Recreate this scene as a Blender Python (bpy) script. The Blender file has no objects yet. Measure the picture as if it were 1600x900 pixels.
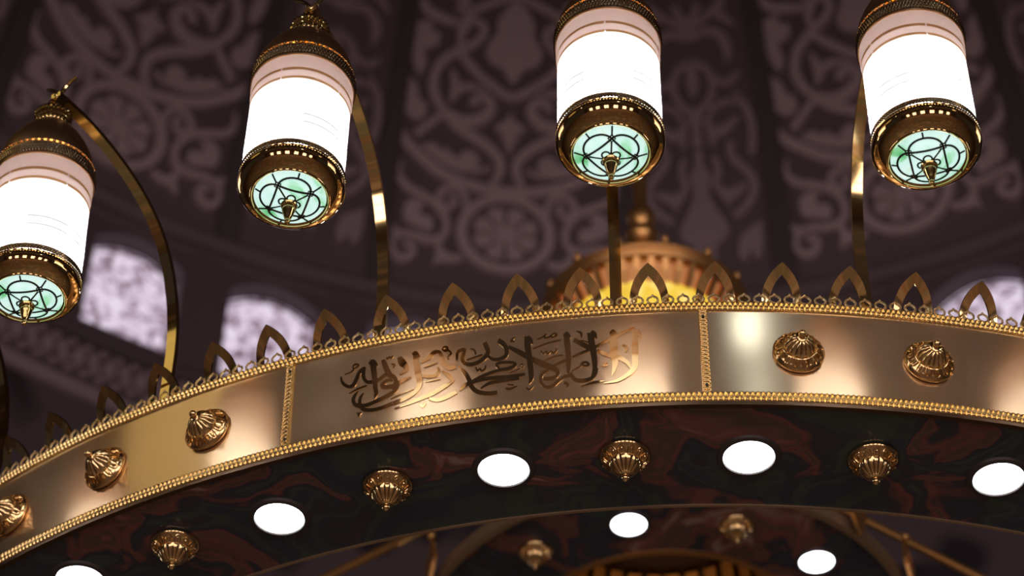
import bpy, math, random
from mathutils import Vector, Matrix
from mathutils.geometry import tessellate_polygon
random.seed(7)
R_ = math.radians
sc = bpy.context.scene
col = sc.collection

# ------------------------------------------------------------------ camera
ZC = 1.6                                   # eye height above the floor
FPX, PITCH, ROLL = 3523.25, 0.76953, 0.01760
_fw = Vector((0, math.cos(PITCH), math.sin(PITCH)))
_u0 = Vector((0, -math.sin(PITCH), math.cos(PITCH)))
_r0 = Vector((1, 0, 0))
_rt = _r0 * math.cos(ROLL) + _u0 * math.sin(ROLL)
_up = _u0 * math.cos(ROLL) - _r0 * math.sin(ROLL)
cam = bpy.data.cameras.new('camera')
cam.sensor_fit = 'HORIZONTAL'
cam.sensor_width = 36.0
cam.lens = FPX * 36.0 / 1600.0
cam.clip_start = 0.05
cam.dof.use_dof = True
cam.dof.focus_distance = 3.55
cam.dof.aperture_fstop = 3.3
cam.dof.aperture_blades = 9
co = bpy.data.objects.new('camera', cam)
co.matrix_world = Matrix(((_rt.x, _up.x, -_fw.x, 0), (_rt.y, _up.y, -_fw.y, 0),
                          (_rt.z, _up.z, -_fw.z, ZC), (0, 0, 0, 1)))
col.objects.link(co)
sc.camera = co

# ------------------------------------------------------------------ world, exposure
sc.view_settings.view_transform = 'Standard'
sc.view_settings.look = 'None'
sc.view_settings.exposure = 0.0
sc.view_settings.gamma = 1.0
sc.view_settings.use_curve_mapping = False
w = bpy.data.worlds.new('hall_ambient')
sc.world = w
w.use_nodes = True
bg = w.node_tree.nodes['Background']
bg.inputs[0].default_value = (0.74, 0.60, 0.62, 1)
bg.inputs[1].default_value = 0.035

def hall_light(name, loc, target, size, power, color, shape='DISK'):
    l = bpy.data.lights.new(name, 'AREA')
    l.shape = shape
    l.size = size
    l.energy = power
    l.color = color
    o = bpy.data.objects.new(name, l)
    o.location = loc
    d = Vector(target) - Vector(loc)
    o.rotation_euler = d.to_track_quat('-Z', 'Y').to_euler()
    col.objects.link(o)
    return o
# lamps of the prayer hall round the dome (behind and beside the camera)
hall_light('hall_lamp', (-3.9, 1.5, 6.9), (-0.6, 2.9, 4.0), 1.3, 2.2, (1.0, 0.78, 0.36))
hall_light('hall_lamp', (-2.7, 0.6, 6.9), (-0.4, 2.8, 4.0), 0.15, 0.5, (0.95, 0.96, 1.0))
hall_light('hall_lamp', (0.93, -0.9, 7.0), (0.4, 2.7, 4.0), 0.24, 1.5, (0.66, 0.84, 1.0))
hall_light('hall_lamp', (3.6, -0.2, 6.9), (1.4, 2.9, 4.0), 0.5, 1.6, (1.0, 0.84, 0.6))
# ------------------------------------------------------------------ pixel -> ray (1600x900)
def ray(px, py):
    return _rt * ((px - 800) / FPX) - _up * ((py - 450) / FPX) + _fw

CX, CY = 0.4006, 4.6667                    # chandelier axis
HT, HB, RB, RI = 2.5604, 2.3413, 2.0, 1.7424   # heights relative to the eye
H2, R2O, R2I = 3.3058, 0.6035, 0.3583
DX, DY, DR, DZ0 = 0.351, 4.673, 4.414, 8.5 # dome axis, radius, spring height

def on_band(px, py, Rr=RB):                # (angle, height) on the ring's face
    d = ray(px, py)
    a = d.x ** 2 + d.y ** 2
    b = -2 * (d.x * CX + d.y * CY)
    c = CX * CX + CY * CY - Rr * Rr
    t = (-b - math.sqrt(b * b - 4 * a * c)) / 2 / a
    p = d * t
    return math.atan2(p.x - CX, -(p.y - CY)), p.z

def on_dome(px, py):                       # (angle, height) on the dome's inner face
    d = ray(px, py)
    a = d.x ** 2 + d.y ** 2
    b = -2 * (d.x * DX + d.y * DY)
    c = DX * DX + DY * DY - DR * DR
    t = (-b + math.sqrt(b * b - 4 * a * c)) / 2 / a
    p = d * t
    if p.z > DZ0:
        C = Vector((DX, DY, DZ0))
        a = d.dot(d)
        b = -2 * d.dot(C)
        c = C.dot(C) - DR * DR
        t = (-b + math.sqrt(b * b - 4 * a * c)) / 2 / a
        p = d * t
    return math.atan2(p.x - DX, p.y - DY), p.z

# ------------------------------------------------------------------ mesh helpers
class MB:
    def __init__(s):
        s.v, s.f = [], []
    def add(s, vs, fs):
        o = len(s.v)
        s.v += [tuple(x) for x in vs]
        s.f += [tuple(i + o for i in f) for f in fs]
    def grid(s, rows, closed_u=False, closed_v=False):
        n, m = len(rows), len(rows[0])
        fs = []
        for i in range(n if closed_v else n - 1):
            for j in range(m if closed_u else m - 1):
                a, b = i * m + j, i * m + (j + 1) % m
                c, d = ((i + 1) % n) * m + (j + 1) % m, ((i + 1) % n) * m + j
                fs.append((a, b, c, d))
        s.add([p for r in rows for p in r], fs)
    def lathe(s, prof, seg=48, mod=None, cap=False):
        rows = []
        for k, (r, z) in enumerate(prof):
            row = []
            for j in range(seg):
                a = 2 * math.pi * j / seg
                rr, zz = (r, z) if mod is None else mod(k, a, r, z)
                row.append((rr * math.cos(a), rr * math.sin(a), zz))
            rows.append(row)
        s.grid(rows, closed_u=True)
    def sweep(s, cross, p0, p1, n, closed=False):
        """closed polygon of (radius, z) swept round the ring's axis; angles in degrees, 0 faces the camera"""
        rows = []
        for i in range(n if closed else n + 1):
            a = R_(p0 + (p1 - p0) * i / n)
            rows.append([(r * math.sin(a), -r * math.cos(a), z) for r, z in cross])
        s.grid(rows, closed_u=True, closed_v=closed)
        if not closed:
            m = len(cross)
            o = len(s.v) - m * len(rows)
            s.f.append(tuple(o + i for i in range(m)))
            o2 = len(s.v) - m
            s.f.append(tuple(o2 + i for i in reversed(range(m))))
    def tube(s, pts, rad, k=8, closed=False, cap=True):
        pts = [Vector(p) for p in pts]
        n = len(pts)
        rad = rad if isinstance(rad, (list, tuple)) else [rad] * n
        rows = []
        prev = None
        for i, p in enumerate(pts):
            if closed:
                t = pts[(i + 1) % n] - pts[i - 1]
            else:
                t = pts[min(i + 1, n - 1)] - pts[max(i - 1, 0)]
            t.normalize()
            if prev is None:
                u = t.orthogonal().normalized()
            else:
                u = (prev - t * prev.dot(t))
                u = u.normalized() if u.length > 1e-6 else t.orthogonal().normalized()
            prev = u
            v = t.cross(u)
            rows.append([tuple(p + (u * math.cos(2 * math.pi * j / k) + v * math.sin(2 * math.pi * j / k)) * rad[i]) for j in range(k)])
        s.grid(rows, closed_u=True, closed_v=closed)
        if cap and not closed:
            o = len(s.v) - k * n
            s.f.append(tuple(o + i for i in reversed(range(k))))
            s.f.append(tuple(len(s.v) - k + i for i in range(k)))
    def bar(s, pts, side, w, t):
        """rectangular bar along pts; 'side' is the direction of its width w"""
        pts = [Vector(p) for p in pts]
        side = Vector(side).normalized()
        rows = []
        n = len(pts)
        for i, p in enumerate(pts):
            tg = (pts[min(i + 1, n - 1)] - pts[max(i - 1, 0)]).normalized()
            nn = tg.cross(side).normalized()
            rows.append([tuple(p + side * (w / 2 * a) + nn * (t / 2 * b)) for a, b in ((-1, -1), (1, -1), (1, 1), (-1, 1))])
        s.grid(rows, closed_u=True)
        o = len(s.v) - 4 * n
        s.f.append((o + 3, o + 2, o + 1, o))
        o = len(s.v) - 4
        s.f.append((o, o + 1, o + 2, o + 3))
    def box(s, c, d):
        x, y, z = c
        a, b, e = (q / 2 for q in d)
        vs = [(x + i * a, y + j * b, z + k * e) for i in (-1, 1) for j in (-1, 1) for k in (-1, 1)]
        s.add(vs, [(0, 1, 3, 2), (4, 6, 7, 5), (0, 4, 5, 1), (2, 3, 7, 6), (0, 2, 6, 4), (1, 5, 7, 3)])
    def ball(s, c, r, seg=12, ring=8, sz=1.0):
        rows = []
        for i in range(ring + 1):
            th = math.pi * i / ring
            rows.append([(c[0] + r * math.sin(th) * math.cos(2 * math.pi * j / seg), c[1] + r * math.sin(th) * math.sin(2 * math.pi * j / seg),
                          c[2] + r * sz * math.cos(th)) for j in range(seg)])
        s.grid(rows, closed_u=True)
    def mesh(s, name, m, smooth=True, angle=40):
        me = bpy.data.meshes.new(name)
        me.from_pydata(s.v, [], s.f)
        me.validate()
        me.materials.append(m)
        if smooth:
            me.shade_smooth()
            me.set_sharp_from_angle(angle=R_(angle))
        return me
    def build(s, name, m, parent=None, smooth=True, angle=40, fix=True):
        return link(name, s.mesh(name, m, smooth, angle), parent)

def link(name, data, parent=None, loc=None, rot=None):
    o = bpy.data.objects.new(name, data)
    col.objects.link(o)
    if parent is not None:
        o.parent = parent
    if loc is not None:
        o.location = loc
    if rot is not None:
        o.rotation_euler = rot
    return o

def copy_part(o, parent, loc, rot):
    """copy of a part and its sub-parts"""
    c = o.copy()
    col.objects.link(c)
    c.parent = parent
    c.location = loc
    c.rotation_euler = rot
    for ch in list(o.children):
        d = ch.copy()
        col.objects.link(d)
        d.parent = c
    return c

def catmull(pts, per=6):
    """smooth a polyline of tuples (any dimension)"""
    if len(pts) < 3:
        n = len(pts[0])
        return [tuple(pts[0][k] + (pts[1][k] - pts[0][k]) * i / per for k in range(n)) for i in range(per + 1)]
    out = []
    P = [pts[0]] + list(pts) + [pts[-1]]
    for i in range(1, len(P) - 2):
        p0, p1, p2, p3 = P[i - 1], P[i], P[i + 1], P[i + 2]
        for j in range(per):
            t = j / per
            out.append(tuple(0.5 * (2 * b + (c - a) * t + (2 * a - 5 * b + 4 * c - d) * t * t + (3 * b - a - 3 * c + d) * t ** 3)
                             for a, b, c, d in zip(p0, p1, p2, p3)))
    out.append(tuple(pts[-1]))
    return out

def stroke_outline(pts, per=6):
    """pts (x, y, width) -> lists of left and right outline points"""
    q = catmull(pts, per)
    L, Rr = [], []
    n = len(q)
    for i, (x, y, wd) in enumerate(q):
        a, b = q[max(i - 1, 0)], q[min(i + 1, n - 1)]
        tx, ty = b[0] - a[0], b[1] - a[1]
        l = math.hypot(tx, ty) or 1
        nx, ny = -ty / l, tx / l
        h = max(wd, 0.5) / 2
        L.append((x + nx * h, y + ny * h))
        Rr.append((x - nx * h, y - ny * h))
    return L, Rr

def add_relief_strip(mb, L, Rr, place, t):
    """strip between outlines raised by t; place(x, y, raise) -> 3D"""
    rows = [[place(*a, 0), place(*a, t), place(*b, t), place(*b, 0)] for a, b in zip(L, Rr)]
    mb.grid(rows)
    o = len(mb.v) - 4 * len(rows)
    mb.f.append((o, o + 1, o + 2, o + 3))
    o = len(mb.v) - 4
    mb.f.append((o + 3, o + 2, o + 1, o))

def add_relief_poly(mb, poly, place, t, smooth=3):
    if smooth:
        poly = catmull(list(poly) + [poly[0]], smooth)[:-1]
    tris = tessellate_polygon([[Vector((x, y, 0)) for x, y in poly]])
    n = len(poly)
    vs = [place(x, y, t) for x, y in poly] + [place(x, y, 0) for x, y in poly]
    fs = [tuple(tr) for tr in tris] + [(i, (i + 1) % n, n + (i + 1) % n, n + i) for i in range(n)]
    mb.add(vs, fs)

# ------------------------------------------------------------------ materials
def mat(name, base=(0.8, 0.8, 0.8), rough=0.5, metal=0.0, emit=None, strength=0.0, **kw):
    m = bpy.data.materials.new(name)
    m.use_nodes = True
    b = m.node_tree.nodes['Principled BSDF']
    b.inputs['Base Color'].default_value = (*base, 1)
    b.inputs['Roughness'].default_value = rough
    b.inputs['Metallic'].default_value = metal
    if emit:
        b.inputs['Emission Color'].default_value = (*emit, 1)
        b.inputs['Emission Strength'].default_value = strength
    for k, v in kw.items():
        b.inputs[k.replace('_', ' ')].default_value = v
    return m

def nodes(m):
    nt = m.node_tree
    return nt, nt.nodes, nt.links, nt.nodes['Principled BSDF']

def ramp(nt, stops):
    r = nt.nodes.new('ShaderNodeValToRGB')
    e = r.color_ramp.elements
    while len(e) > 1:
        e.remove(e[0])
    e[0].position = stops[0][0]
    e[0].color = (*stops[0][1], 1)
    for p, c in stops[1:]:
        x = e.new(p)
        x.color = (*c, 1)
    return r

def bumpy(m, scale, dist, detail=2.0, stretch=None, rough_var=None):
    nt, N, Lk, b = nodes(m)
    tc = N.new('ShaderNodeTexCoord')
    src = tc.outputs['Object']
    if stretch:
        mp = N.new('ShaderNodeMapping')
        mp.inputs['Scale'].default_value = stretch
        Lk.new(src, mp.inputs[0])
        src = mp.outputs[0]
    n = N.new('ShaderNodeTexNoise')
    n.inputs['Scale'].default_value = scale
    n.inputs['Detail'].default_value = detail
    Lk.new(src, n.inputs['Vector'])
    bp = N.new('ShaderNodeBump')
    bp.inputs['Distance'].default_value = dist
    bp.inputs['Strength'].default_value = 1.0
    Lk.new(n.outputs[0], bp.inputs['Height'])
    Lk.new(bp.outputs[0], b.inputs['Normal'])
    if rough_var:
        mr = N.new('ShaderNodeMapRange')
        mr.inputs[3].default_value, mr.inputs[4].default_value = rough_var
        Lk.new(n.outputs[0], mr.inputs[0])
        Lk.new(mr.outputs[0], b.inputs['Roughness'])
    return m

M = {}
def satin():
    m = bpy.data.materials.new('satin_brass')
    m.use_nodes = True
    nt = m.node_tree
    N, Lk = nt.nodes, nt.links
    N.remove(N['Principled BSDF'])
    tc = N.new('ShaderNodeTexCoord')
    n = N.new('ShaderNodeTexNoise')
    n.inputs['Scale'].default_value = 3.0
    n.inputs['Detail'].default_value = 1.0
    Lk.new(tc.outputs['Object'], n.inputs['Vector'])
    bp = N.new('ShaderNodeBump')
    bp.inputs['Distance'].default_value = 0.008
    Lk.new(n.outputs[0], bp.inputs['Height'])
    mx = N.new('ShaderNodeMixShader')
    mx.inputs[0].default_value = 0.29
    for i, (rg, c) in enumerate(((0.15, (0.88, 0.64, 0.39, 1)), (0.48, (0.90, 0.64, 0.37, 1)))):
        g = N.new('ShaderNodeBsdfGlossy')
        g.inputs['Color'].default_value = c
        g.inputs['Roughness'].default_value = rg
        Lk.new(bp.outputs[0], g.inputs['Normal'])
        Lk.new(g.outputs[0], mx.inputs[i + 1])
    Lk.new(mx.outputs[0], N['Material Output'].inputs[0])
    return m
M['panel'] = satin()
M['polish'] = mat('polished_brass', (0.86, 0.62, 0.25), 0.07, 1.0)
M['script'] = mat('mirror_brass_lettering', (0.80, 0.56, 0.26), 0.05, 1.0)
M['trim'] = mat('bright_gold_trim', (1.0, 0.72, 0.30), 0.24, 1.0)
M['arm'] = mat('gold_plated_tube', (0.93, 0.70, 0.30), 0.09, 1.0)
M['stud'] = mat('cast_gold', (0.86, 0.60, 0.28), 0.15, 1.0)
M['bronze'] = mat('dark_polished_bronze', (0.66, 0.44, 0.18), 0.06, 1.0)
M['knurl'] = mat('knurled_bronze', (0.78, 0.59, 0.34), 0.16, 1.0)
M['amber'] = mat('amber_gold', (0.80, 0.43, 0.15), 0.36, 0.9)
M['aged'] = mat('aged_brass_edge', (0.52, 0.37, 0.22), 0.5, 0.75)
M['edge'] = mat('dark_bronze_edge', (0.16, 0.10, 0.06), 0.4, 1.0)
M['came'] = mat('dark_lead_came', (0.05, 0.045, 0.035), 0.35, 0.6)
M['lens'] = mat('downlight_lens', (0.9, 0.9, 0.9), 0.4, 0, (0.93, 0.97, 1.0), 7.0)
M['rim'] = mat('downlight_rim', (0.09, 0.075, 0.07), 0.4, 0.2)
M['wall'] = mat('dark_plaster', (0.165, 0.118, 0.126), 0.75)
M['dome'] = mat('dark_brown_plaster', (0.205, 0.152, 0.156), 0.75)
M['relief'] = mat('mauve_relief', (0.68, 0.51, 0.54), 0.7)
M['reliefdim'] = mat('dim_mauve_relief', (0.50, 0.37, 0.405), 0.7)
M['rib'] = mat('dark_rib', (0.125, 0.096, 0.100), 0.8)
M['cornice'] = mat('mauve_cornice', (0.42, 0.32, 0.35), 0.6)

def shade_glass(name, tcol, dcol, mixv):
    m = bpy.data.materials.new(name)
    m.use_nodes = True
    nt = m.node_tree
    N, Lk = nt.nodes, nt.links
    N.remove(N['Principled BSDF'])
    out = N['Material Output']
    tr = N.new('ShaderNodeBsdfTranslucent')
    tr.inputs[0].default_value = (*tcol, 1)
    df = N.new('ShaderNodeBsdfDiffuse')
    df.inputs[0].default_value = (*dcol, 1)
    gl = N.new('ShaderNodeBsdfGlossy')
    gl.inputs['Roughness'].default_value = 0.25
    mx = N.new('ShaderNodeMixShader')
    mx.inputs[0].default_value = mixv
    Lk.new(tr.outputs[0], mx.inputs[1])
    Lk.new(df.outputs[0], mx.inputs[2])
    mx2 = N.new('ShaderNodeMixShader')
    mx2.inputs[0].default_value = 0.04
    Lk.new(mx.outputs[0], mx2.inputs[1])
    Lk.new(gl.outputs[0], mx2.inputs[2])
    Lk.new(mx2.outputs[0], out.inputs[0])
    return m
M['shade'] = shade_glass('frosted_white_glass', (0.92, 0.90, 0.93), (0.75, 0.70, 0.70), 0.2)
M['shadetop'] = shade_glass('beige_falloff_glass', (0.53, 0.41, 0.36), (0.55, 0.42, 0.38), 0.25)  # beige, tinted darker to put the lamp's falloff into the glass colour
M['band'] = shade_glass('gold_etched_line', (0.46, 0.27, 0.13), (0.66, 0.42, 0.20), 0.35)
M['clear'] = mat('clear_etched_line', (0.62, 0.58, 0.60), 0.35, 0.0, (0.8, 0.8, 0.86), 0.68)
M['bulb'] = mat('lamp_tube', (1, 1, 1), 0.5, 0, (0.93, 0.95, 1.0), 52.0)

def stained_glass():
    m = mat('green_stained_glass', (0.2, 0.4, 0.3), 0.15)
    nt, N, Lk, b = nodes(m)
    tc = N.new('ShaderNodeTexCoord')
    mp = N.new('ShaderNodeMapping')
    mp.inputs['Scale'].default_value = (1.0, 0.5, 1.0)
    mp.inputs['Rotation'].default_value = (0, 0, 0.6)
    Lk.new(tc.outputs['Object'], mp.inputs[0])
    n = N.new('ShaderNodeTexNoise')
    n.inputs['Scale'].default_value = 34
    n.inputs['Detail'].default_value = 3
    n.inputs['Distortion'].default_value = 0.8
    Lk.new(mp.outputs[0], n.inputs['Vector'])
    r = ramp(nt, [(0.29, (0.08, 0.42, 0.14)), (0.36, (0.32, 0.72, 0.42)), (0.43, (0.58, 0.87, 0.78)), (0.60, (0.68, 0.92, 0.88)), (0.68, (0.62, 0.84, 0.62)), (0.76, (0.25, 0.60, 0.25))])
    Lk.new(n.outputs[0], r.inputs[0])
    Lk.new(r.outputs[0], b.inputs['Emission Color'])
    Lk.new(r.outputs[0], b.inputs['Base Color'])
    b.inputs['Emission Strength'].default_value = 0.95
    return m
M['stained'] = stained_glass()

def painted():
    m = mat('painted_carpet_reflection', (0.02, 0.02, 0.03), 0.14)  # mirrored carpet put into the colour as dark swirls
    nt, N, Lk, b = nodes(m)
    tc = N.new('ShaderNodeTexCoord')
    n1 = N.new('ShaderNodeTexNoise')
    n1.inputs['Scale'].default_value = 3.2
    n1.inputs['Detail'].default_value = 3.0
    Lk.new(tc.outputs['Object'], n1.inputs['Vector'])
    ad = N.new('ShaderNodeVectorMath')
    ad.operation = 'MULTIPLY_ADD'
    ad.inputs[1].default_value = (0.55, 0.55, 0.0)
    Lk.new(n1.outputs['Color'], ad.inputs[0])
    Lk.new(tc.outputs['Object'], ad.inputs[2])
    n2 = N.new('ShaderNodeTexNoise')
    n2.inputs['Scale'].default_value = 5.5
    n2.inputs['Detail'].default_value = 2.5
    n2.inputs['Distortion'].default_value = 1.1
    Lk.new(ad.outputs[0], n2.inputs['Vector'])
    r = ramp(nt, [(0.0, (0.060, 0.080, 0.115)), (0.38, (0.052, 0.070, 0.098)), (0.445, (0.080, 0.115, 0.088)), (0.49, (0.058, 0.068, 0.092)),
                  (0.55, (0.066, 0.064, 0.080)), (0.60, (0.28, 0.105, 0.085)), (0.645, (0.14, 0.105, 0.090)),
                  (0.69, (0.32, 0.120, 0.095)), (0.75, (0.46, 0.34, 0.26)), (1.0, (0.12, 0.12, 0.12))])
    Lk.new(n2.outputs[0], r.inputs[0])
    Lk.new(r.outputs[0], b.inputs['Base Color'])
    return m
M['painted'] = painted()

def pane_mat():
    m = mat('patterned_lit_pane', (0.5, 0.45, 0.5), 0.4)
    nt, N, Lk, b = nodes(m)
    tc = N.new('ShaderNodeTexCoord')
    n = N.new('ShaderNodeTexNoise')
    n.inputs['Scale'].default_value = 17.0
    n.inputs['Detail'].default_value = 4.0
    n.inputs['Roughness'].default_value = 0.6
    n.inputs['Distortion'].default_value = 0.6
    Lk.new(tc.outputs['Object'], n.inputs['Vector'])
    r = ramp(nt, [(0.36, (0.12, 0.055, 0.065)), (0.44, (0.36, 0.25, 0.33)), (0.50, (0.66, 0.53, 0.67)), (0.58, (0.88, 0.76, 0.90)), (0.8, (0.92, 0.82, 0.96))])
    Lk.new(n.outputs[0], r.inputs[0])
    Lk.new(r.outputs[0], b.inputs['Emission Color'])
    b.inputs['Emission Strength'].default_value = 0.92
    b.inputs['Base Color'].default_value = (0.1, 0.08, 0.1, 1)
    return m
M['pane'] = pane_mat()

def stencil_wall():
    m = mat('stencilled_plaster', (0.1, 0.07, 0.08), 0.7)
    nt, N, Lk, b = nodes(m)
    tc = N.new('ShaderNodeTexCoord')
    v = N.new('ShaderNodeTexVoronoi')
    v.feature = 'SMOOTH_F1'
    v.inputs['Scale'].default_value = 3.1
    Lk.new(tc.outputs['Object'], v.inputs['Vector'])
    r = ramp(nt, [(0.26, (0.036, 0.027, 0.032)), (0.36, (0.14, 0.102, 0.114)), (0.60, (0.14, 0.102, 0.114)), (0.70, (0.045, 0.034, 0.038))])
    Lk.new(v.outputs['Distance'], r.inputs[0])
    Lk.new(r.outputs[0], b.inputs['Base Color'])
    return m
M['stencil'] = stencil_wall()

def carpet():
    m = mat('hall_carpet', (0.12, 0.05, 0.03), 0.95)
    nt, N, Lk, b = nodes(m)
    tc = N.new('ShaderNodeTexCoord')
    v = N.new('ShaderNodeTexVoronoi')
    v.inputs['Scale'].default_value = 1.3
    Lk.new(tc.outputs['Object'], v.inputs['Vector'])
    r = ramp(nt, [(0.1, (0.55, 0.38, 0.26)), (0.35, (0.36, 0.17, 0.12)), (0.6, (0.20, 0.19, 0.15)), (0.8, (0.46, 0.30, 0.21))])
    Lk.new(v.outputs['Distance'], r.inputs[0])
    Lk.new(r.outputs[0], b.inputs['Base Color'])
    return m
M['carpet'] = carpet()

def bowl_mat():
    m = mat('glowing_yellow_glass', (0.8, 0.6, 0.1), 0.2)
    nt, N, Lk, b = nodes(m)
    tc = N.new('ShaderNodeTexCoord')
    n = N.new('ShaderNodeTexNoise')
    n.inputs['Scale'].default_value = 14.0
    Lk.new(tc.outputs['Object'], n.inputs['Vector'])
    r = ramp(nt, [(0.35, (0.62, 0.36, 0.02)), (0.55, (0.80, 0.55, 0.05)), (0.72, (1.0, 0.80, 0.30))])
    Lk.new(n.outputs[0], r.inputs[0])
    Lk.new(r.outputs[0], b.inputs['Emission Color'])
    b.inputs['Emission Strength'].default_value = 0.95
    return m
M['bowl'] = bowl_mat()

def structure(o):
    o['kind'] = 'structure'
    return o

# ================================================================== SETTING
# floor
mb = MB()
mb.add([(-14, -12, 0), (14, -12, 0), (14, 18, 0), (-14, 18, 0)], [(0, 1, 2, 3)])
structure(mb.build('floor', M['carpet'], smooth=False))

# dome (ceiling)
dome_z = ZC + DZ0
mb = MB()
prof = [(DR * math.cos(R_(a)), DR * math.sin(R_(a))) for a in [i * 3 for i in range(30)]] + [(0.05, DR)]
mb.lathe(prof, 144)
ceiling = mb.build('ceiling', M['dome'])
ceiling.location = (DX, DY, dome_z)
structure(ceiling)

def dome_place(psi, z, rise):              # local to the ceiling object
    h = z - DZ0
    rr = DR - rise
    if h > 0:
        h = min(h, DR - 0.02)
        c = math.sqrt(DR * DR - h * h)
        s = rr / DR
        return (c * s * math.sin(psi), c * s * math.cos(psi), h * s)
    return (rr * math.sin(psi), rr * math.cos(psi), h)

# coffered ceiling of the hall round the drum
def coffers():
    m = mat('coffered_plaster', (0.2, 0.15, 0.13), 0.7)
    nt, N, Lk, b = nodes(m)
    tc = N.new('ShaderNodeTexCoord')
    br = N.new('ShaderNodeTexBrick')
    br.offset = 0.0
    br.inputs['Scale'].default_value = 1.0
    br.inputs['Brick Width'].default_value = 0.9
    br.inputs['Row Height'].default_value = 0.9
    br.inputs['Mortar Size'].default_value = 0.17
    br.inputs['Color1'].default_value = (0.34, 0.23, 0.16, 1)
    br.inputs['Color2'].default_value = (0.06, 0.04, 0.032, 1)
    br.inputs['Mortar'].default_value = (0.025, 0.02, 0.02, 1)
    Lk.new(tc.outputs['Object'], br.inputs['Vector'])
    Lk.new(br.outputs[0], b.inputs['Base Color'])
    return m
mb = MB()
mb.grid([[(DX + r * math.sin(R_(5 * i)), DY + r * math.cos(R_(5 * i)), ZC + 6.3) for i in range(72)] for r in (DR + 0.1, 7.0, 14.0)], closed_u=True)
structure(mb.build('ceiling', coffers(), smooth=False))

# front wall of the hall, behind the camera, with tall glowing windows added as fill light
M['hallfill'] = mat('hall_fill_light_pane', (0.3, 0.3, 0.3), 0.4, 0, (1.0, 0.82, 0.83), 5.4)  # unseen light source, added to light the dome and show in the brass
mb = MB()
mb.add([(-12, -8, 0), (12, -8, 0), (12, -8, ZC + 6.3), (-12, -8, ZC + 6.3)], [(0, 1, 2, 3)])
structure(mb.build('wall_front', mat('hall_plaster', (0.45, 0.33, 0.26), 0.7), smooth=False))
for i in range(6):
    x = -7.5 + 3.0 * i
    mb = MB()
    for c, d in (((x, -7.96, 0.95), (1.5, 0.1, 0.12)), ((x, -7.96, 5.25), (1.5, 0.1, 0.12)), ((x - 0.7, -7.96, 3.1), (0.1, 0.1, 4.3)), ((x + 0.7, -7.96, 3.1), (0.1, 0.1, 4.3)),
                 ((x, -7.96, 3.1), (0.07, 0.1, 4.2)), ((x, -7.96, 2.8), (1.4, 0.1, 0.07)), ((x, -7.96, 4.05), (1.4, 0.1, 0.07))):
        mb.box(c, d)
    wf = structure(mb.build('window_%d' % (20 + i), M['rib'], smooth=False))
    mb = MB()
    mb.add([(x - 0.67, -7.97, 1.0), (x + 0.67, -7.97, 1.0), (x + 0.67, -7.97, 5.2), (x - 0.67, -7.97, 5.2)], [(0, 1, 2, 3)])
    mb.build('window_pane', M['hallfill'], wf, smooth=False)

# --- arabesque: strokes of one half panel, traced, then mirrored about the panel's axis
def z1(p): return (600 + p[0] / 3.913, 220 + p[1] / 3.913)
def z2(p): return (600 + p[0] / 3.913, 0 + p[1] / 3.913)
def c3(p): return (1000 + p[0] / 3.914, 0 + p[1] / 3.914)
def c4(p): return (1000 + p[0] / 3.914, 200 + p[1] / 3.914)
A_STROKES = [
 (z1, [(495,430,36),(490,350,38),(430,300,40),(355,318,42),(330,375,42),(375,425,40),(430,400,34),(425,362,28),(392,362,34)]),
 (z1, [(108,130,10),(84,215,40),(130,290,44),(220,340,44),(300,390,44),(362,470,44),(377,550,44),(340,612,44),(250,618,42),(170,590,38),(85,585,34),(42,640,36),(62,712,40),(120,735,42),(172,700,40),(155,648,34),(110,650,32)]),
 (z1, [(330,620,24),(335,690,46),(390,735,48),(475,728,30)]),
 (z1, [(300,780,10),(325,735,40),(380,735,40)]),
 (z1, [(30,520,20),(55,560,36),(95,585,30)]),
 (z2, [(55,735,40),(110,850,60),(200,950,62),(330,1061,62),(450,1121,60),(600,1168,58),(760,1186,56)]),
 (z2, [(360,705,40),(450,790,58),(560,860,60),(650,930,58),(705,1000,56),(700,1080,52),(660,1141,36)]),
 (z2, [(190,835,48),(280,765,46),(370,700,40)]),
 (z2, [(375,705,40),(312,605,54),(300,490,54),(350,390,54),(450,322,54),(555,275,52),(612,205,48),(580,145,42),(520,150,40),(500,205,34)]),
 (z2, [(455,325,40),(520,405,48),(600,490,48),(680,555,50),(745,600,52),(800,612,52)]),
 (z2, [(472,300,36),(470,200,48),(520,95,46),(620,45,44),(760,0,44),(815,-20,44)]),
 (z2, [(405,435,14),(432,510,46),(405,640,24)]),
 (z2, [(420,600,40),(470,550,50),(540,545,40),(625,565,14)]),
 (z2, [(375,690,36),(470,752,66),(585,745,76),(650,680,66),(625,612,54),(560,615,50),(545,660,60)]),
 (z1, [(540,212,24),(645,180,26)]),
 (z2, [(215,-10,56),(262,70,58),(340,115,60),(450,155,40)]),
 (z2, [(440,70,44),(500,45,40),(520,20,30)]),
 (z2, [(150,-120,40),(300,-100,60),(430,-40,54),(520,30,44)]),
]
A_POLYS = [
 (z1, [(112,430),(140,385),(195,372),(255,400),(215,420),(232,470),(290,490),(285,565),(235,560),(180,530),(122,500)]),
 (z1, [(215,40),(300,28),(345,70),(380,62),(440,120),(475,85),(535,78),(575,120),(575,170),(520,205),(430,192),(330,140)]),
 (z2, [(150,240),(165,175),(220,140),(300,140),(282,190),(340,215),(322,290),(245,312),(255,390),(222,462),(182,420)]),
 (z2, [(90,500),(140,470),(198,540),(212,620),(250,640),(252,710),(205,745),(150,722),(92,640)]),
]
A_CENTRE = [   # half outlines, the other half mirrored
 (z2, [(812,2),(752,60),(692,140),(690,205),(640,280),(620,330),(655,400),(720,430),(752,490),(797,532)]),
 (z2, [(790,695),(745,750),(670,790),(720,832),(775,885)]),
 (z1, [(795,20),(725,-5),(700,-30),(745,60),(768,110)]),
]
A_PSI = R_(-5.2)
B_PSI = R_(9.75)
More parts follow.
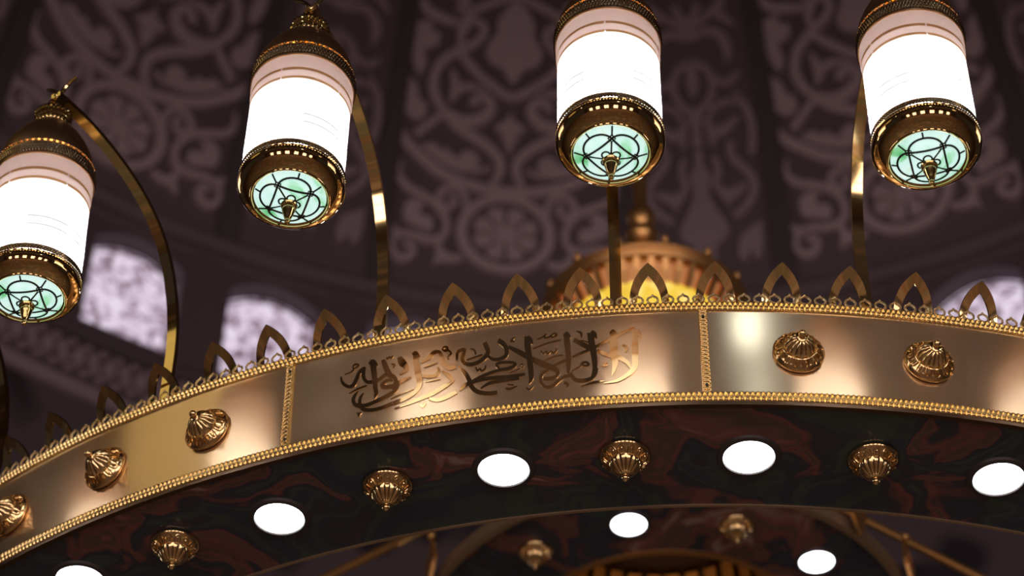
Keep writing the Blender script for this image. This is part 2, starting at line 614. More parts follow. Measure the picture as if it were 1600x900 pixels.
B_STROKES = [
 (c4, [(560,90,36),(560,180,48),(625,250,50),(690,315,50),(702,400,50),(655,490,48),(575,560,36)]),
 (c4, [(450,190,40),(480,270,44),(462,360,44),(470,370,40)]),
 (c4, [(465,365,26),(545,425,72),(660,355,24)]),
 (c4, [(540,440,40),(550,500,20)]),
 (c3, [(255,170,36),(310,240,46),(400,200,48),(485,222,56),(530,295,66),(538,385,24)]),
 (c3, [(350,30,44),(330,105,46),(250,172,46),(150,125,46),(60,60,44)]),
 (c3, [(420,80,50),(505,112,50),(575,165,26)]),
 (c3, [(495,-10,46),(490,70,44)]),
 (c3, [(600,445,18),(578,492,38),(510,520,40),(445,478,26)]),
 (c3, [(575,570,16),(650,670,46),(690,790,50),(692,910,50),(680,960,30)]),
 (c3, [(425,745,32),(452,675,36),(530,632,36),(605,642,24)]),
 (c3, [(420,775,30),(485,825,70),(605,725,22)]),
 (c3, [(408,740,34),(432,840,38),(450,910,30)]),
 (c3, [(300,700,40),(345,800,54),(345,910,60)]),
 (c3, [(325,395,34),(410,440,42),(445,560,42),(400,660,42),(322,722,40)]),
]
B_POLYS = [
 (c3, [(325,340),(352,470),(362,525),(322,612),(300,570),(310,480)]),
 (c4, [(752,580),(690,620),(622,680),(605,790),(655,832),(682,765),(715,822),(758,760)]),
 (c4, [(338,90),(378,230),(432,300),(430,440),(548,625),(505,705),(430,762),(338,800)]),
]
def panel_mesh(name, strokes, polys, centres, psi0, m, rise=0.03):
    mb = MB()
    for sgn in (1, -1):
        def place(psi, z, t):
            return dome_place(sgn * psi, z, t)
        for fn, pts in strokes:
            L, Rr = stroke_outline([(*fn(p), p[2] / 3.913) for p in pts], 5)
            cv = lambda q: ((on_dome(*q)[0] - psi0), on_dome(*q)[1])
            add_relief_strip(mb, [cv(q) for q in L], [cv(q) for q in Rr], place, rise)
        for fn, pts in polys:
            pp = catmull([fn(p) for p in pts] + [fn(pts[0])], 4)[:-1]
            add_relief_poly(mb, [((on_dome(*q)[0] - psi0), on_dome(*q)[1]) for q in pp], place, rise, 0)
    for fn, pts in centres:
        h = [((on_dome(*fn(p))[0] - psi0), on_dome(*fn(p))[1]) for p in pts]
        h[0] = (0, h[0][1])
        h[-1] = (0, h[-1][1])
        full = h + [(-a, b) for a, b in reversed(h[1:-1])]
        add_relief_poly(mb, full, dome_place, rise, 3)
    return mb.mesh(name, m, smooth=False)
ara = panel_mesh('arabesque_relief', A_STROKES, A_POLYS, A_CENTRE, A_PSI, M['relief'])
pal = panel_mesh('palmette_relief', B_STROKES, B_POLYS, [], B_PSI, M['reliefdim'])

# rosette: ring, disc and eight petals
def ros_place(x, y, t):                    # metres on the dome round the rosette's centre
    zc = 9.14
    rr = math.sqrt(DR ** 2 - (zc - DZ0) ** 2)
    tilt = math.asin((zc - DZ0) / DR)
    return dome_place(x / rr, zc + y * math.cos(tilt), t)
mb = MB()
def annulus(mb, r0, r1, t, n=56):
    L = [(r0 * math.cos(2 * math.pi * i / n), r0 * math.sin(2 * math.pi * i / n)) for i in range(n + 1)]
    Rr = [(r1 * math.cos(2 * math.pi * i / n), r1 * math.sin(2 * math.pi * i / n)) for i in range(n + 1)]
    add_relief_strip(mb, L, Rr, ros_place, t)
annulus(mb, 0.225, 0.285, 0.035)
ros = mb.mesh('rosette', M['relief'], smooth=False)
mb = MB()
annulus(mb, 0.001, 0.055, 0.03)
for k in range(8):
    a = 2 * math.pi * (k + 0.5) / 8
    pts = []
    for u, v in ((0.045, -0.012), (0.10, -0.030), (0.155, -0.052), (0.185, -0.030), (0.188, 0.0), (0.185, 0.030), (0.155, 0.052), (0.10, 0.030), (0.045, 0.012)):
        pts.append((u * math.cos(a) - v * math.sin(a), u * math.sin(a) + v * math.cos(a)))
    add_relief_poly(mb, pts, ros_place, 0.03, 2)
petals = mb.mesh('petal_wheel', M['relief'], smooth=False)

mb = MB()
rows = []
for i in range(31):
    z = DZ0 + 0.1 + 3.6 * i / 30
    rows.append([dome_place(R_(a), z, t) for a, t in ((-0.75, 0), (-0.75, 0.05), (0.75, 0.05), (0.75, 0))])
mb.grid(rows)
rib = mb.mesh('rib', M['rib'], smooth=False)
for k in range(-2, 3):
    rz = -(A_PSI + R_(30 * k))
    link('arabesque_relief', ara, ceiling, rot=(0, 0, rz))
    g = link('rosette', ros, ceiling, rot=(0, 0, rz))
    link('petal_wheel', petals, g)
    link('palmette_relief', pal, ceiling, rot=(0, 0, -(B_PSI + R_(30 * k))))
    for e in (-9.35, 9.35):
        link('rib', rib, ceiling, rot=(0, 0, rz - R_(e)))

# drum wall with arched openings, windows, cornices
WP = [-31.57 + 10.0 * i for i in range(-3, 10)]
WH = 3.28                                   # half width in degrees
def arch_z(d):                              # top of the opening at d degrees from its centre
    return 8.365 + 0.115 * (1 - (d / WH) ** 2)
ZB, ZW0 = 5.3, 7.77
mb = MB()
def wp(psi, z, r=DR):
    return (r * math.sin(R_(psi)), r * math.cos(R_(psi)), z)
def quadcol(a, b, za0, zb0, za1, zb1, n=1):
    mb.add([wp(a, za0), wp(b, zb0), wp(b, zb1), wp(a, za1)], [(0, 1, 2, 3)])
ang = -180.0
marks = []
for c in WP:
    marks += [(c - WH, c + WH)]
cur = WP[0] - 5
def plain(a, b):
    n = max(1, int((b - a) / 2))
    for i in range(n):
        quadcol(a + (b - a) * i / n, a + (b - a) * (i + 1) / n, 7.25, 7.25, 8.62, 8.62)
for (a, b) in marks:
    plain(cur, a)
    c = (a + b) / 2
    for i in range(10):
        p, q = a + (b - a) * i / 10, a + (b - a) * (i + 1) / 10
        quadcol(p, q, 7.25, 7.25, ZW0, ZW0)
        quadcol(p, q, arch_z(p - c), arch_z(q - c), 8.62, 8.62)
    cur = b
plain(cur, WP[0] - 5 + 360)
for i in range(100):
    quadcol(80 + 2 * i, 82 + 2 * i, 6.3, 6.3, 7.25, 7.25)
wall = mb.build('wall_back', M['wall'], smooth=False)
wall.location = (DX, DY, ZC)
structure(wall)
# frieze of small scrolls under the windows
mb = MB()
def fr_place(x, y, t):
    return ((DR - t) * math.sin(x), (DR - t) * math.cos(x), y)
for i in range(112):
    a0 = R_(-62 + 1.12 * i)
    s = 1 if i % 2 else -1
    pts = []
    for j in range(15):
        th = j / 14 * 4.4 * math.pi / 2
        rr = 0.046 - 0.0026 * j
        pts.append((a0 + s * rr * math.cos(th) / DR, 7.50 + s * rr * math.sin(th), 0))
    L, Q = [], []
    for j, (x, y, _) in enumerate(pts):
        k2 = 0.78
        cx0, cy0 = a0, 7.50
        L.append((cx0 + (x - cx0) * 1.16, cy0 + (y - cy0) * 1.16))
        Q.append((cx0 + (x - cx0) * k2, cy0 + (y - cy0) * k2))
    add_relief_strip(mb, L, Q, fr_place, 0.025)
    add_relief_poly(mb, [(a0 + R_(0.56) + u / DR, 7.50 + v) for u, v in ((0, 0.09), (0.016, 0.03), (0.012, -0.03), (0, -0.09), (-0.012, -0.03), (-0.016, 0.03))], fr_place, 0.025, 2)
    for dz in (0.085, -0.085):
        add_relief_poly(mb, [(a0 + 0.020 / DR * math.cos(q), 7.50 + dz + 0.020 * math.sin(q)) for q in (0, 1, 2, 3, 4, 5)], fr_place, 0.025, 2)
mb.build('frieze_scrolls', M['reliefdim'], wall, smooth=False)
# lower wall below the cornice
mb = MB()
rows = []
for z in (ZB, 6.2, 7.26):
    rows.append([wp(-80 + 160 * i / 40, z) for i in range(41)])
mb.grid(rows)
lw = mb.build('wall_lower', M['stencil'], smooth=False)
lw.location = (DX, DY, ZC)
structure(lw)
def dome_ring(name, cross, m, n=180, p0=-80, p1=80):
    mb = MB()
    rows = []
    for i in range(n + 1):
        a = R_(p0 + (p1 - p0) * i / n)
        rows.append([(r * math.sin(a), r * math.cos(a), z) for r, z in cross])
    mb.grid(rows, closed_u=True)
    o = mb.build(name, m, smooth=False)
    o.location = (DX, DY, ZC)
    return structure(o)
dome_ring('trim_1', [(DR + .02, 7.27), (DR - .03, 7.27), (DR - .055, 7.29), (DR - .055, 7.325), (DR - .03, 7.335), (DR + .02, 7.335)], M['cornice'])
dome_ring('trim_2', [(DR + .02, 7.62), (DR - .03, 7.62), (DR - .06, 7.66), (DR - .03, 7.70), (DR + .02, 7.70)], M['rib'])
dome_ring('trim_3', [(DR + .02, 8.56), (DR - .05, 8.56), (DR - .08, 8.62), (DR - .04, 8.68), (DR + .02, 8.70)], M['dome'])
for i, c in enumerate(WP):
    mb = MB()
    n = 12
    out = [(c - WH, ZW0)] + [(c - WH + 2 * WH * j / n, arch_z(-WH + 2 * WH * j / n)) for j in range(n + 1)] + [(c + WH, ZW0)]
    rows = []
    for k, (a, z) in enumerate(out):
        s = 0.93
        ai, zi = c + (a - c) * s, (8.1 + (z - 8.1) * s)
        rows.append([wp(a, z, DR - 0.0), wp(a, z, DR + 0.14), wp(ai, zi, DR + 0.14), wp(ai, zi, DR + 0.10)])
    mb.grid(rows, closed_v=True)
    fr = mb.build('window_%d' % (i + 1), M['rib'], smooth=False)
    fr.location = (DX, DY, ZC)
    structure(fr)
    mb = MB()
    rows = []
    for j in range(n + 1):
        a = c - WH + 2 * WH * j / n
        rows.append([wp(a, ZW0 + (arch_z(a - c) - ZW0) * t / 6, DR + 0.12) for t in range(7)])
    mb.grid(rows)
    mb.build('window_pane', M['pane'], fr, smooth=False)

# ================================================================== CHANDELIER
ch = bpy.data.objects.new('chandelier', None)
col.objects.link(ch)
ch.location = (CX, CY, ZC)
ch['label'] = 'huge gold ring chandelier with an engraved brass band and downlights in its underside'
ch['category'] = 'chandelier'

def P(phi, r, z):                           # local to the chandelier
    a = R_(phi)
    return Vector((r * math.sin(a), -r * math.cos(a), z))

# --- ring shell behind the face panels
mb = MB()
mb.sweep([(1.984, 2.352), (1.984, 2.552), (1.93, 2.552), (1.93, 2.352)], -180, 180, 240, closed=True)
mb.build('ring_frame', M['edge'], ch)
# --- face panels
DIV = [-82.6, -62.6, -42.64, -22.64, -2.545, 17.5, 37.5, 57.5]
panels = []
def face_r(z):
    return 1.9985 + (z - 2.552) * 0.040       # the plates lean out a little towards the top
for i in range(len(DIV) - 1):
    a, b = DIV[i] + 0.05, DIV[i + 1] - 0.05
    mb = MB()
    rows = []
    n = 40
    for z in (2.352, 2.40, 2.45, 2.50, 2.552):
        rows.append([tuple(P(a + (b - a) * j / n, face_r(z), z)) for j in range(n + 1)])
    mb.grid(rows)
    mb.grid([[tuple(P(a + (b - a) * j / n, r, z)) for j in range(n + 1)] for r, z in ((1.9985, 2.552), (1.984, 2.552), (1.984, 2.352), (face_r(2.352), 2.352))])
    panels.append(mb.build('face_panel', M['panel'], ch))
mb = MB()
n = 130
a, b = DIV[-1], DIV[0] + 360
mb.grid([[tuple(P(a + (b - a) * j / n, 1.9985, z)) for j in range(n + 1)] for z in (2.352, 2.45, 2.552)])
mb.build('face_panel', M['panel'], ch)

# --- woven trims
def braid(mb, p0, p1, zc, h, rows_n, pitch, r0, amp, res=8):
    L = (p1 - p0) / 360 * 2 * math.pi * r0
    nu = int(L / pitch * res)
    nv = 16
    G = []
    for j in range(nv + 1):
        v = j / nv
        row = []
        for i in range(nu + 1):
            s = i / res
            q = v * rows_n
            d = max(abs(math.cos(math.pi * (s + v))) ** 5, abs(math.cos(math.pi * (s - v))) ** 5)
            e = 1.0 if 0.08 < v < 0.92 else 0.55
            if j in (0, nv):
                rr = r0
            else:
                rr = r0 + 0.0022 + amp * d * e
            row.append(tuple(P(p0 + (p1 - p0) * i / nu, rr, zc - h / 2 + h * v)))
        G.append(row)
    mb.grid(G)
mb = MB()
braid(mb, -60, 40, 2.5512, 0.0185, 4, 0.0084, 1.999, 0.0032)
top_trim = mb.build('crown_trim', M['trim'], ch, angle=65)
mb = MB()
mb.sweep([(1.999, 2.542), (2.004, 2.543), (2.004, 2.5595), (1.999, 2.5605), (1.96, 2.5605), (1.96, 2.553)], 40, 300, 200)
mb.build('crown_trim', M['trim'], ch)
mb = MB()
mb.sweep([(1.998, 2.5603), (1.998, 2.5565), (1.93, 2.5535), (1.93, 2.5603)], -64, 44, 200)
mb.build('ring_cap', M['polish'], ch)
mb = MB()
braid(mb, -60, 40, 2.3545, 0.0205, 4, 0.0084, 1.999, 0.0032)
mb.build('lower_trim', M['trim'], ch, angle=65)
mb = MB()
mb.sweep([(1.998, 2.343), (2.004, 2.343), (2.004, 2.364), (1.998, 2.364)], 40, 300, 200)
mb.build('lower_trim', M['trim'], ch)
mb = MB()
mb.sweep([(2.001, 2.3375), (2.001, 2.3445), (1.992, 2.3445), (1.992, 2.3375)], -180, 180, 260, closed=True)
mb.build('bottom_edge', M['edge'], ch)

# --- dividers with a screw at each end
def divider(phi):
    mb = MB()
    hw, z0, z1_ = 0.0075, 2.365, 2.5415
    nu, nv = 14, 176
    G = []
    for j in range(nv + 1):
        v = j / nv
        row = []
        for i in range(nu + 1):
            u = i / nu
            s = v * 11
            q = (u - 0.5) * 4
            d = max(abs(math.cos(math.pi * (s * 2 + u))) ** 3, abs(math.cos(math.pi * (s * 2 - u))) ** 3)
            if i in (0, nu):
                rr = face_r(z0 + (z1_ - z0) * v) - 0.0005
            elif i in (1, nu - 1):
                rr = face_r(z0 + (z1_ - z0) * v) + 0.0052
            else:
                rr = face_r(z0 + (z1_ - z0) * v) + 0.0018 + 0.0036 * d
            row.append(tuple(P(phi + math.degrees((u - 0.5) * 2 * hw / 2.0), rr, z0 + (z1_ - z0) * v)))
        G.append(row)
    mb.grid(G)
    o = mb.build('divider_strip', M['trim'], ch, angle=65)
    for z in (2.383, 2.527):
        mb = MB()
        mb.ball(P(phi, face_r(z) + 0.0050, z), 0.0026, 8, 6)
        mb.build('screw', M['came'], o)
for p in DIV[1:-1]:
    divider(p)

# --- loops along the crown
mb = MB()
pts = []
for i in range(22):
    a = 2 * math.pi * i / 22 + math.pi / 2
    x, z = 0.0088 * math.cos(a), 0.0082 * math.sin(a)
    if i == 0:
        z += 0.0022
    pts.append((x, 0, z + 0.0098))
mb.tube(pts, [0.0017 + (0.0005 if i % 2 else 0) for i in range(22)], 6, closed=True)
mb.ball((0, 0, 0.0208), 0.0024, 6, 4)
loop_me = mb.mesh('crown_loop', mat('cast_gold_wire', (1.0, 0.76, 0.40), 0.38, 1.0))
for i in range(84):
    p = -42.9 + 0.718 * i
    link('crown_loop', loop_me, top_trim, loc=P(p, 1.9985, 2.5595), rot=(0, 0, R_(p)))

# --- pointed arch finials
mb = MB()
hw, hh, sw, dp = 0.0335, 0.099, 0.0128, 0.005
outer, inner = [], []
for i in range(25):
    t = i / 24
    x = -hw * (1 - t ** 3.8)
    z = hh * t
    outer.append((x, z))
hi = hh - 0.0205
for i in range(25):
    t = i / 24
    x = -(hw - sw * 0.92) * (1 - t ** 3.3)
    inner.append((x, hi * t))
def arch_half(sgn):
    rows = []
    for (xo, zo), (xi, zi) in zip(outer, inner):
        bo, bi = (-2.15 * (q - hh / 2) ** 2 for q in (zo, zi))      # the plate curls outwards
        rows.append([(sgn * xo, bo - dp / 2, zo), (sgn * xi, bi - dp / 2, zi), (sgn * xi, bi + dp / 2, zi), (sgn * xo, bo + dp / 2, zo)])
    mb.grid(rows, closed_u=True)
arch_half(1)
arch_half(-1)
fin_me = mb.mesh('arch_finial', M['arm'], angle=30)
FINS = [-43.5, -40.375, -37.212, -33.598, -30.3, -26.931, -23.915, -20.813, -17.632, -14.328, -11.205, -8.199, -5.012, -1.869, 1.292, 4.495, 7.656, 10.897, 14.05, 17.2, 20.4]
for p in FINS:
    link('arch_finial', fin_me, ch, loc=P(p, 1.963, 2.5535), rot=(R_(33), 0, R_(p)))      # they lean outwards

# --- lamp arms with a curled hook at the tip
PROF = [(1.988, 2.552), (1.990, 2.687), (2.004, 2.770), (2.030, 2.840), (2.066, 2.893), (2.115, 2.932), (2.175, 2.958), (2.245, 2.972), (2.315, 2.975), (2.392, 2.966)]
def curl(sgn):
    pts = []
    for i in range(15):
        t = i / 14
        a = -0.4 + 3.6 * t
        rr = 0.020 * (1 - 0.45 * t)
        pts.append((sgn * (0.004 + 0.016 * t + rr * 0.55 * (1 - math.cos(a))), 0.0, 0.002 + 0.034 * t ** 0.8 + 0.006 * math.sin(a)))
    return pts
sm = catmull(PROF, 6)
mb = MB()
mb.bar([(0, -r, z) for r, z in sm], (1, 0, 0), 0.0195, 0.0095)
arm_me = mb.mesh('lamp_arm', M['arm'], angle=25)
mb = MB()
for s in (-1, 1):
    mb.bar([(s * 0.0105, -2.376, 2.968), (s * 0.0100, -2.384, 2.955), (s * 0.0080, -2.387, 2.9395)], (0, 1, 0), 0.020, 0.0025)
    pts = [(x, -2.384, 2.969 + z) for x, y, z in curl(s)]
    mb.tube(pts, [0.0042 - 0.0015 * i / 14 for i in range(15)], 7)
mb.ball((0, -2.386, 2.968), 0.008, 10, 8)
hook_me = mb.mesh('hook', M['arm'])
ARMS = [-42.2, -30.15, -18.19, -6.585, 5.32, 17.3]
for p in ARMS:
    o = link('lamp_arm', arm_me, ch, rot=(0, 0, R_(p)))
    link('hook', hook_me, o)

# --- cast studs
SEG = 112
def stud_mod(k, a, r, z):
    name = SP[k][2]
    if name == 'scallop':
        c = math.cos(14 * a)
        ridge = math.exp(-((abs(c) - 0.45) / 0.22) ** 2)
        return r, z + 0.0020 * ridge + 0.0008 * math.cos(56 * a)
    if name == 'hollow':
        c = math.cos(14 * a)
        return r, z + 0.0022 * max(0, c) ** 2 - 0.0006
    if name == 'flute':
        return r * (1 + 0.05 * abs(math.cos(7 * a)) - 0.025), z + 0.0016 * abs(math.cos(7 * a))
    return r, z
SP = [(0.0405, 0.0, ''), (0.0420, 0.002, ''), (0.0420, 0.005, ''), (0.0395, 0.0075, ''), (0.0385, 0.0085, 'scallop'), (0.0365, 0.0105, 'scallop'), (0.0345, 0.0120, 'hollow'),
      (0.0325, 0.0140, 'scallop'), (0.0300, 0.0155, 'scallop'), (0.0288, 0.0175, ''), (0.0270, 0.0178, ''), (0.0262, 0.0205, 'flute'), (0.0240, 0.0245, 'flute'), (0.0208, 0.0290, 'flute'),
      (0.0170, 0.0330, 'flute'), (0.0130, 0.0365, 'flute'), (0.0098, 0.0390, ''), (0.0098, 0.0405, ''), (0.0062, 0.0415, ''), (0.0052, 0.0430, ''), (0.0, 0.0432, '')]
mb = MB()
mb.lathe([(r, z) for r, z, _ in SP], SEG, stud_mod)
def cone_z(r):
    return 0.0085 + (0.0385 - r) * (0.0090 / 0.0097)
for k in range(14):
    a0 = 2 * math.pi * k / 14
    U = []
    for t in range(15):
        q = t / 14
        if q < 0.3:
            u, v = 0.0285 + 0.0055 * q / 0.3, -0.0046
        elif q > 0.7:
            u, v = 0.0285 + 0.0055 * (1 - q) / 0.3, 0.0046
        else:
            th = -math.pi / 2 + math.pi * (q - 0.3) / 0.4
            u, v = 0.0340 + 0.0046 * math.cos(th), 0.0046 * math.sin(th)
        U.append((u * math.cos(a0) - v * math.sin(a0), u * math.sin(a0) + v * math.cos(a0), cone_z(u) + 0.0007))
    mb.tube(U, 0.0012, 6)
    mb.tube([((0.0295 + 0.006 * t / 4) * math.cos(a0), (0.0295 + 0.006 * t / 4) * math.sin(a0), cone_z(0.0295 + 0.006 * t / 4) + 0.0006) for t in range(5)], [0.0008, 0.0012, 0.0018, 0.0022, 0.0010], 6)
stud_me = mb.mesh('stud', M['stud'], angle=50)
mb = MB()
mb.ball((0, 0, 0.0475), 0.0068, 14, 10)
knob_me = mb.mesh('knob', M['stud'])
def stud(loc, rot):
    o = link('stud', stud_me, ch, loc=loc, rot=rot)
    link('knob', knob_me, o)
    return o
for p in (-39.57, -33.105, -27.015, 1.78, 7.89, 14.0, -45.7):
    o = stud(P(p, face_r(2.4535), 2.4535), (R_(90), 0, R_(p)))

# --- underside with a painted carpet reflection, inner edge, downlights, studs
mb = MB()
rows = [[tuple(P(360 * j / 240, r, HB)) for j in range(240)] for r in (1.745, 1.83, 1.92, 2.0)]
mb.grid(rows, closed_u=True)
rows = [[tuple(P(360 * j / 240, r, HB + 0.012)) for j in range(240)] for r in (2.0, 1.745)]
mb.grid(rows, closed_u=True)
mb.build('underside_carpet_reflection', M['painted'], ch)
mb = MB()
mb.sweep([(1.747, 2.3385), (1.747, 2.40), (1.742, 2.40), (1.742, 2.3385)], -180, 180, 240, closed=True)
inner = mb.build('inner_edge', M['aged'], ch)
def downlight_meshes():
    mb = MB()
    mb.lathe([(0.0410, -0.0010), (0.0425, -0.0045), (0.0500, -0.0035), (0.0525, 0.0005)], 40)
    a = mb.mesh('downlight', M['rim'])
    mb = MB()
    mb.lathe([(0.0, -0.0026), (0.02, -0.0026), (0.0412, -0.0020)], 40)
    b = mb.mesh('lens', M['lens'])
    return a, b
dl_me, lens_me = downlight_meshes()
beam = bpy.data.lights.new('downlight_beam', 'SPOT')
beam.energy = 34
beam.color = (0.95, 0.97, 1.0)
beam.spot_size = R_(150)
beam.spot_blend = 0.6
beam.shadow_soft_size = 0.03
def downlight(loc):
    o = link('downlight', dl_me, ch, loc=loc)
    link('lens', lens_me, o)
    link('downlight_beam', beam, o, loc=(0, 0, -0.006))
for p, r in ((-49.2, 1.87), (-37.0, 1.890), (-24.83, 1.8621), (-12.612, 1.8729), (-0.426, 1.8709), (12.233, 1.8694), (24.5, 1.87)):
    downlight(P(p, r, HB - 0.0005))
for p in (-42.9, -30.85, -18.58, -6.536, 5.685, 17.7):
    o = stud(P(p, 1.880, HB - 0.001), (R_(180), 0, R_(p + 8)))

# --- small inner tier
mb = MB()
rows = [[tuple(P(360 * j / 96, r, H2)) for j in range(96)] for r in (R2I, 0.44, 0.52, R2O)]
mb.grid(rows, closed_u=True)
mb.build('underside_carpet_reflection', M['painted'], ch)
mb = MB()
mb.sweep([(R2O + 0.012, H2 - 0.006), (R2O + 0.012, H2 + 0.028), (R2O - 0.006, H2 + 0.028), (R2O - 0.006, H2 - 0.006)], -180, 180, 96, closed=True)
mb.build('tier_band', M['aged'], ch)
mb = MB()
mb.sweep([(R2I + 0.008, H2 - 0.006), (R2I + 0.008, H2 + 0.03), (R2I - 0.006, H2 + 0.03), (R2I - 0.006, H2 - 0.006)], -180, 180, 80, closed=True)
mb.build('tier_inner_edge', M['amber'], ch)
for k in range(6):
    downlight(P(-14 + 60 * k, 0.476, H2 - 0.0005))
    stud(P(16.5 + 60 * k, 0.485, H2 - 0.001), (R_(180), 0, R_(15 * k)))
# leaf ornaments round the tier's rim
mb = MB()
leaf = [(0.0, -0.075), (0.012, -0.05), (0.020, -0.022), (0.030, -0.010), (0.024, 0.005), (0.022, 0.022), (0.014, 0.018), (0.008, 0.045), (0.0, 0.060),
        (-0.008, 0.045), (-0.014, 0.018), (-0.022, 0.022), (-0.024, 0.005), (-0.030, -0.010), (-0.020, -0.022), (-0.012, -0.05)]
add_relief_poly(mb, leaf, lambda x, y, t: (x, -t + 0.16 * (y + 0.07) ** 1 * 0.3, y), 0.010, 2)
mb.ball((0, -0.004, 0.072), 0.011, 10, 8)
leaf_me = mb.mesh('leaf_ornament', M['amber'], angle=30)
for p in (-66, -36, 41.5, 63, 84, 106, 136, 166, 196, 226, 256):
    link('leaf_ornament', leaf_me, ch, loc=P(p, R2O + 0.036, H2 + 0.035), rot=(0, 0, R_(p)))
# slatted drum in the tier's middle
mb = MB()
for k in range(36):
    p = 360 * k / 36
    mb.bar([P(p, 0.345, H2 + 0.02), P(p, 0.335, H2 + 0.25), P(p, 0.30, H2 + 0.42)], P(p + 90, 1, 0), 0.034, 0.012)
mb.build('slatted_drum', M['amber'], ch, smooth=False)
mb = MB()
mb.lathe([(0.372, H2 + 0.03), (0.360, H2 + 0.25), (0.325, H2 + 0.43), (0.12, H2 + 0.52), (0.10, 4.15), (0.13, 4.24)], 48)
mb.build('column', M['edge'], ch)
dl = bpy.data.lights.new('drum_lamp', 'POINT')
dl.energy = 0.45
dl.color = (1.0, 0.62, 0.28)
dl.shadow_soft_size = 0.03
link('drum_lamp', dl, ch, loc=(0, 0, H2 + 0.36))

# --- crown above the middle
SX = -0.020
mb = MB()
mb.lathe([(0.0, 4.225), (0.08, 4.232), (0.15, 4.252), (0.200, 4.280), (0.232, 4.312), (0.240, 4.328)], 64)
mb.build('glowing_bowl', M['bowl'], ch).location.x = SX
mb = MB()
for k in range(44):
    p = 360 * k / 44
    mb.bar([P(p, 0.241, 4.322), P(p, 0.262, 4.352), P(p, 0.284, 4.388)], P(p + 90, 1, 0), 0.017, 0.012)
o = mb.build('crown_slats', M['amber'], ch, smooth=False)
o.location.x = SX
mb = MB()
mb.lathe([(0.232, 4.325), (0.252, 4.36), (0.272, 4.395)], 64)
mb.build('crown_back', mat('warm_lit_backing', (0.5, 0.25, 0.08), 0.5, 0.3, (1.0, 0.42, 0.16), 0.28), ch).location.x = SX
mb = MB()
mb.lathe([(0.268, 4.375), (0.290, 4.378), (0.300, 4.392), (0.292, 4.405), (0.300, 4.415), (0.288, 4.428), (0.26, 4.432), (0.22, 4.47), (0.15, 4.54), (0.07, 4.60), (0.045, 4.64)], 64)
cor = mb.build('crown_cornice', M['amber'], ch)
cor.location.x = SX
mb = MB()
mb.lathe([(0.010, 0), (0.014, 0.006), (0.008, 0.014), (0.010, 0.020), (0.0, 0.040)], 10)
fm = mb.mesh('crown_finial', M['amber'])
for k in range(14):
    link('crown_finial', fm, cor, loc=P(360 * k / 14 + 8, 0.291, 4.424))
mb = MB()
mb.lathe([(0.045, 4.63), (0.056, 4.66), (0.040, 4.69), (0.032, 4.71), (0.046, 4.725), (0.050, 4.74), (0.046, 4.752), (0.030, 4.762), (0.028, 4.775), (0.038, 4.79), (0.043, 4.815), (0.038, 4.84), (0.026, 4.855),
          (0.020, 4.875), (0.023, 4.95), (0.020, 5.02), (0.026, 5.035), (0.020, 5.05), (0.015, 5.20), (0.022, 5.22), (0.012, 5.24), (0.011, 5.5), (0.011, DZ0 + DR - 0.02)], 28)
sp = mb.build('spire', M['amber'], ch)
sp.location.x = SX
# stays that carry the ring
for p in (-67.5, 71, 174):
    mb = MB()
    mb.tube([P(p, 1.745, 2.45), P(p, 0.10, 3.95)], 0.0115, 8)
    mb.build('stay_rod', M['amber'], ch)

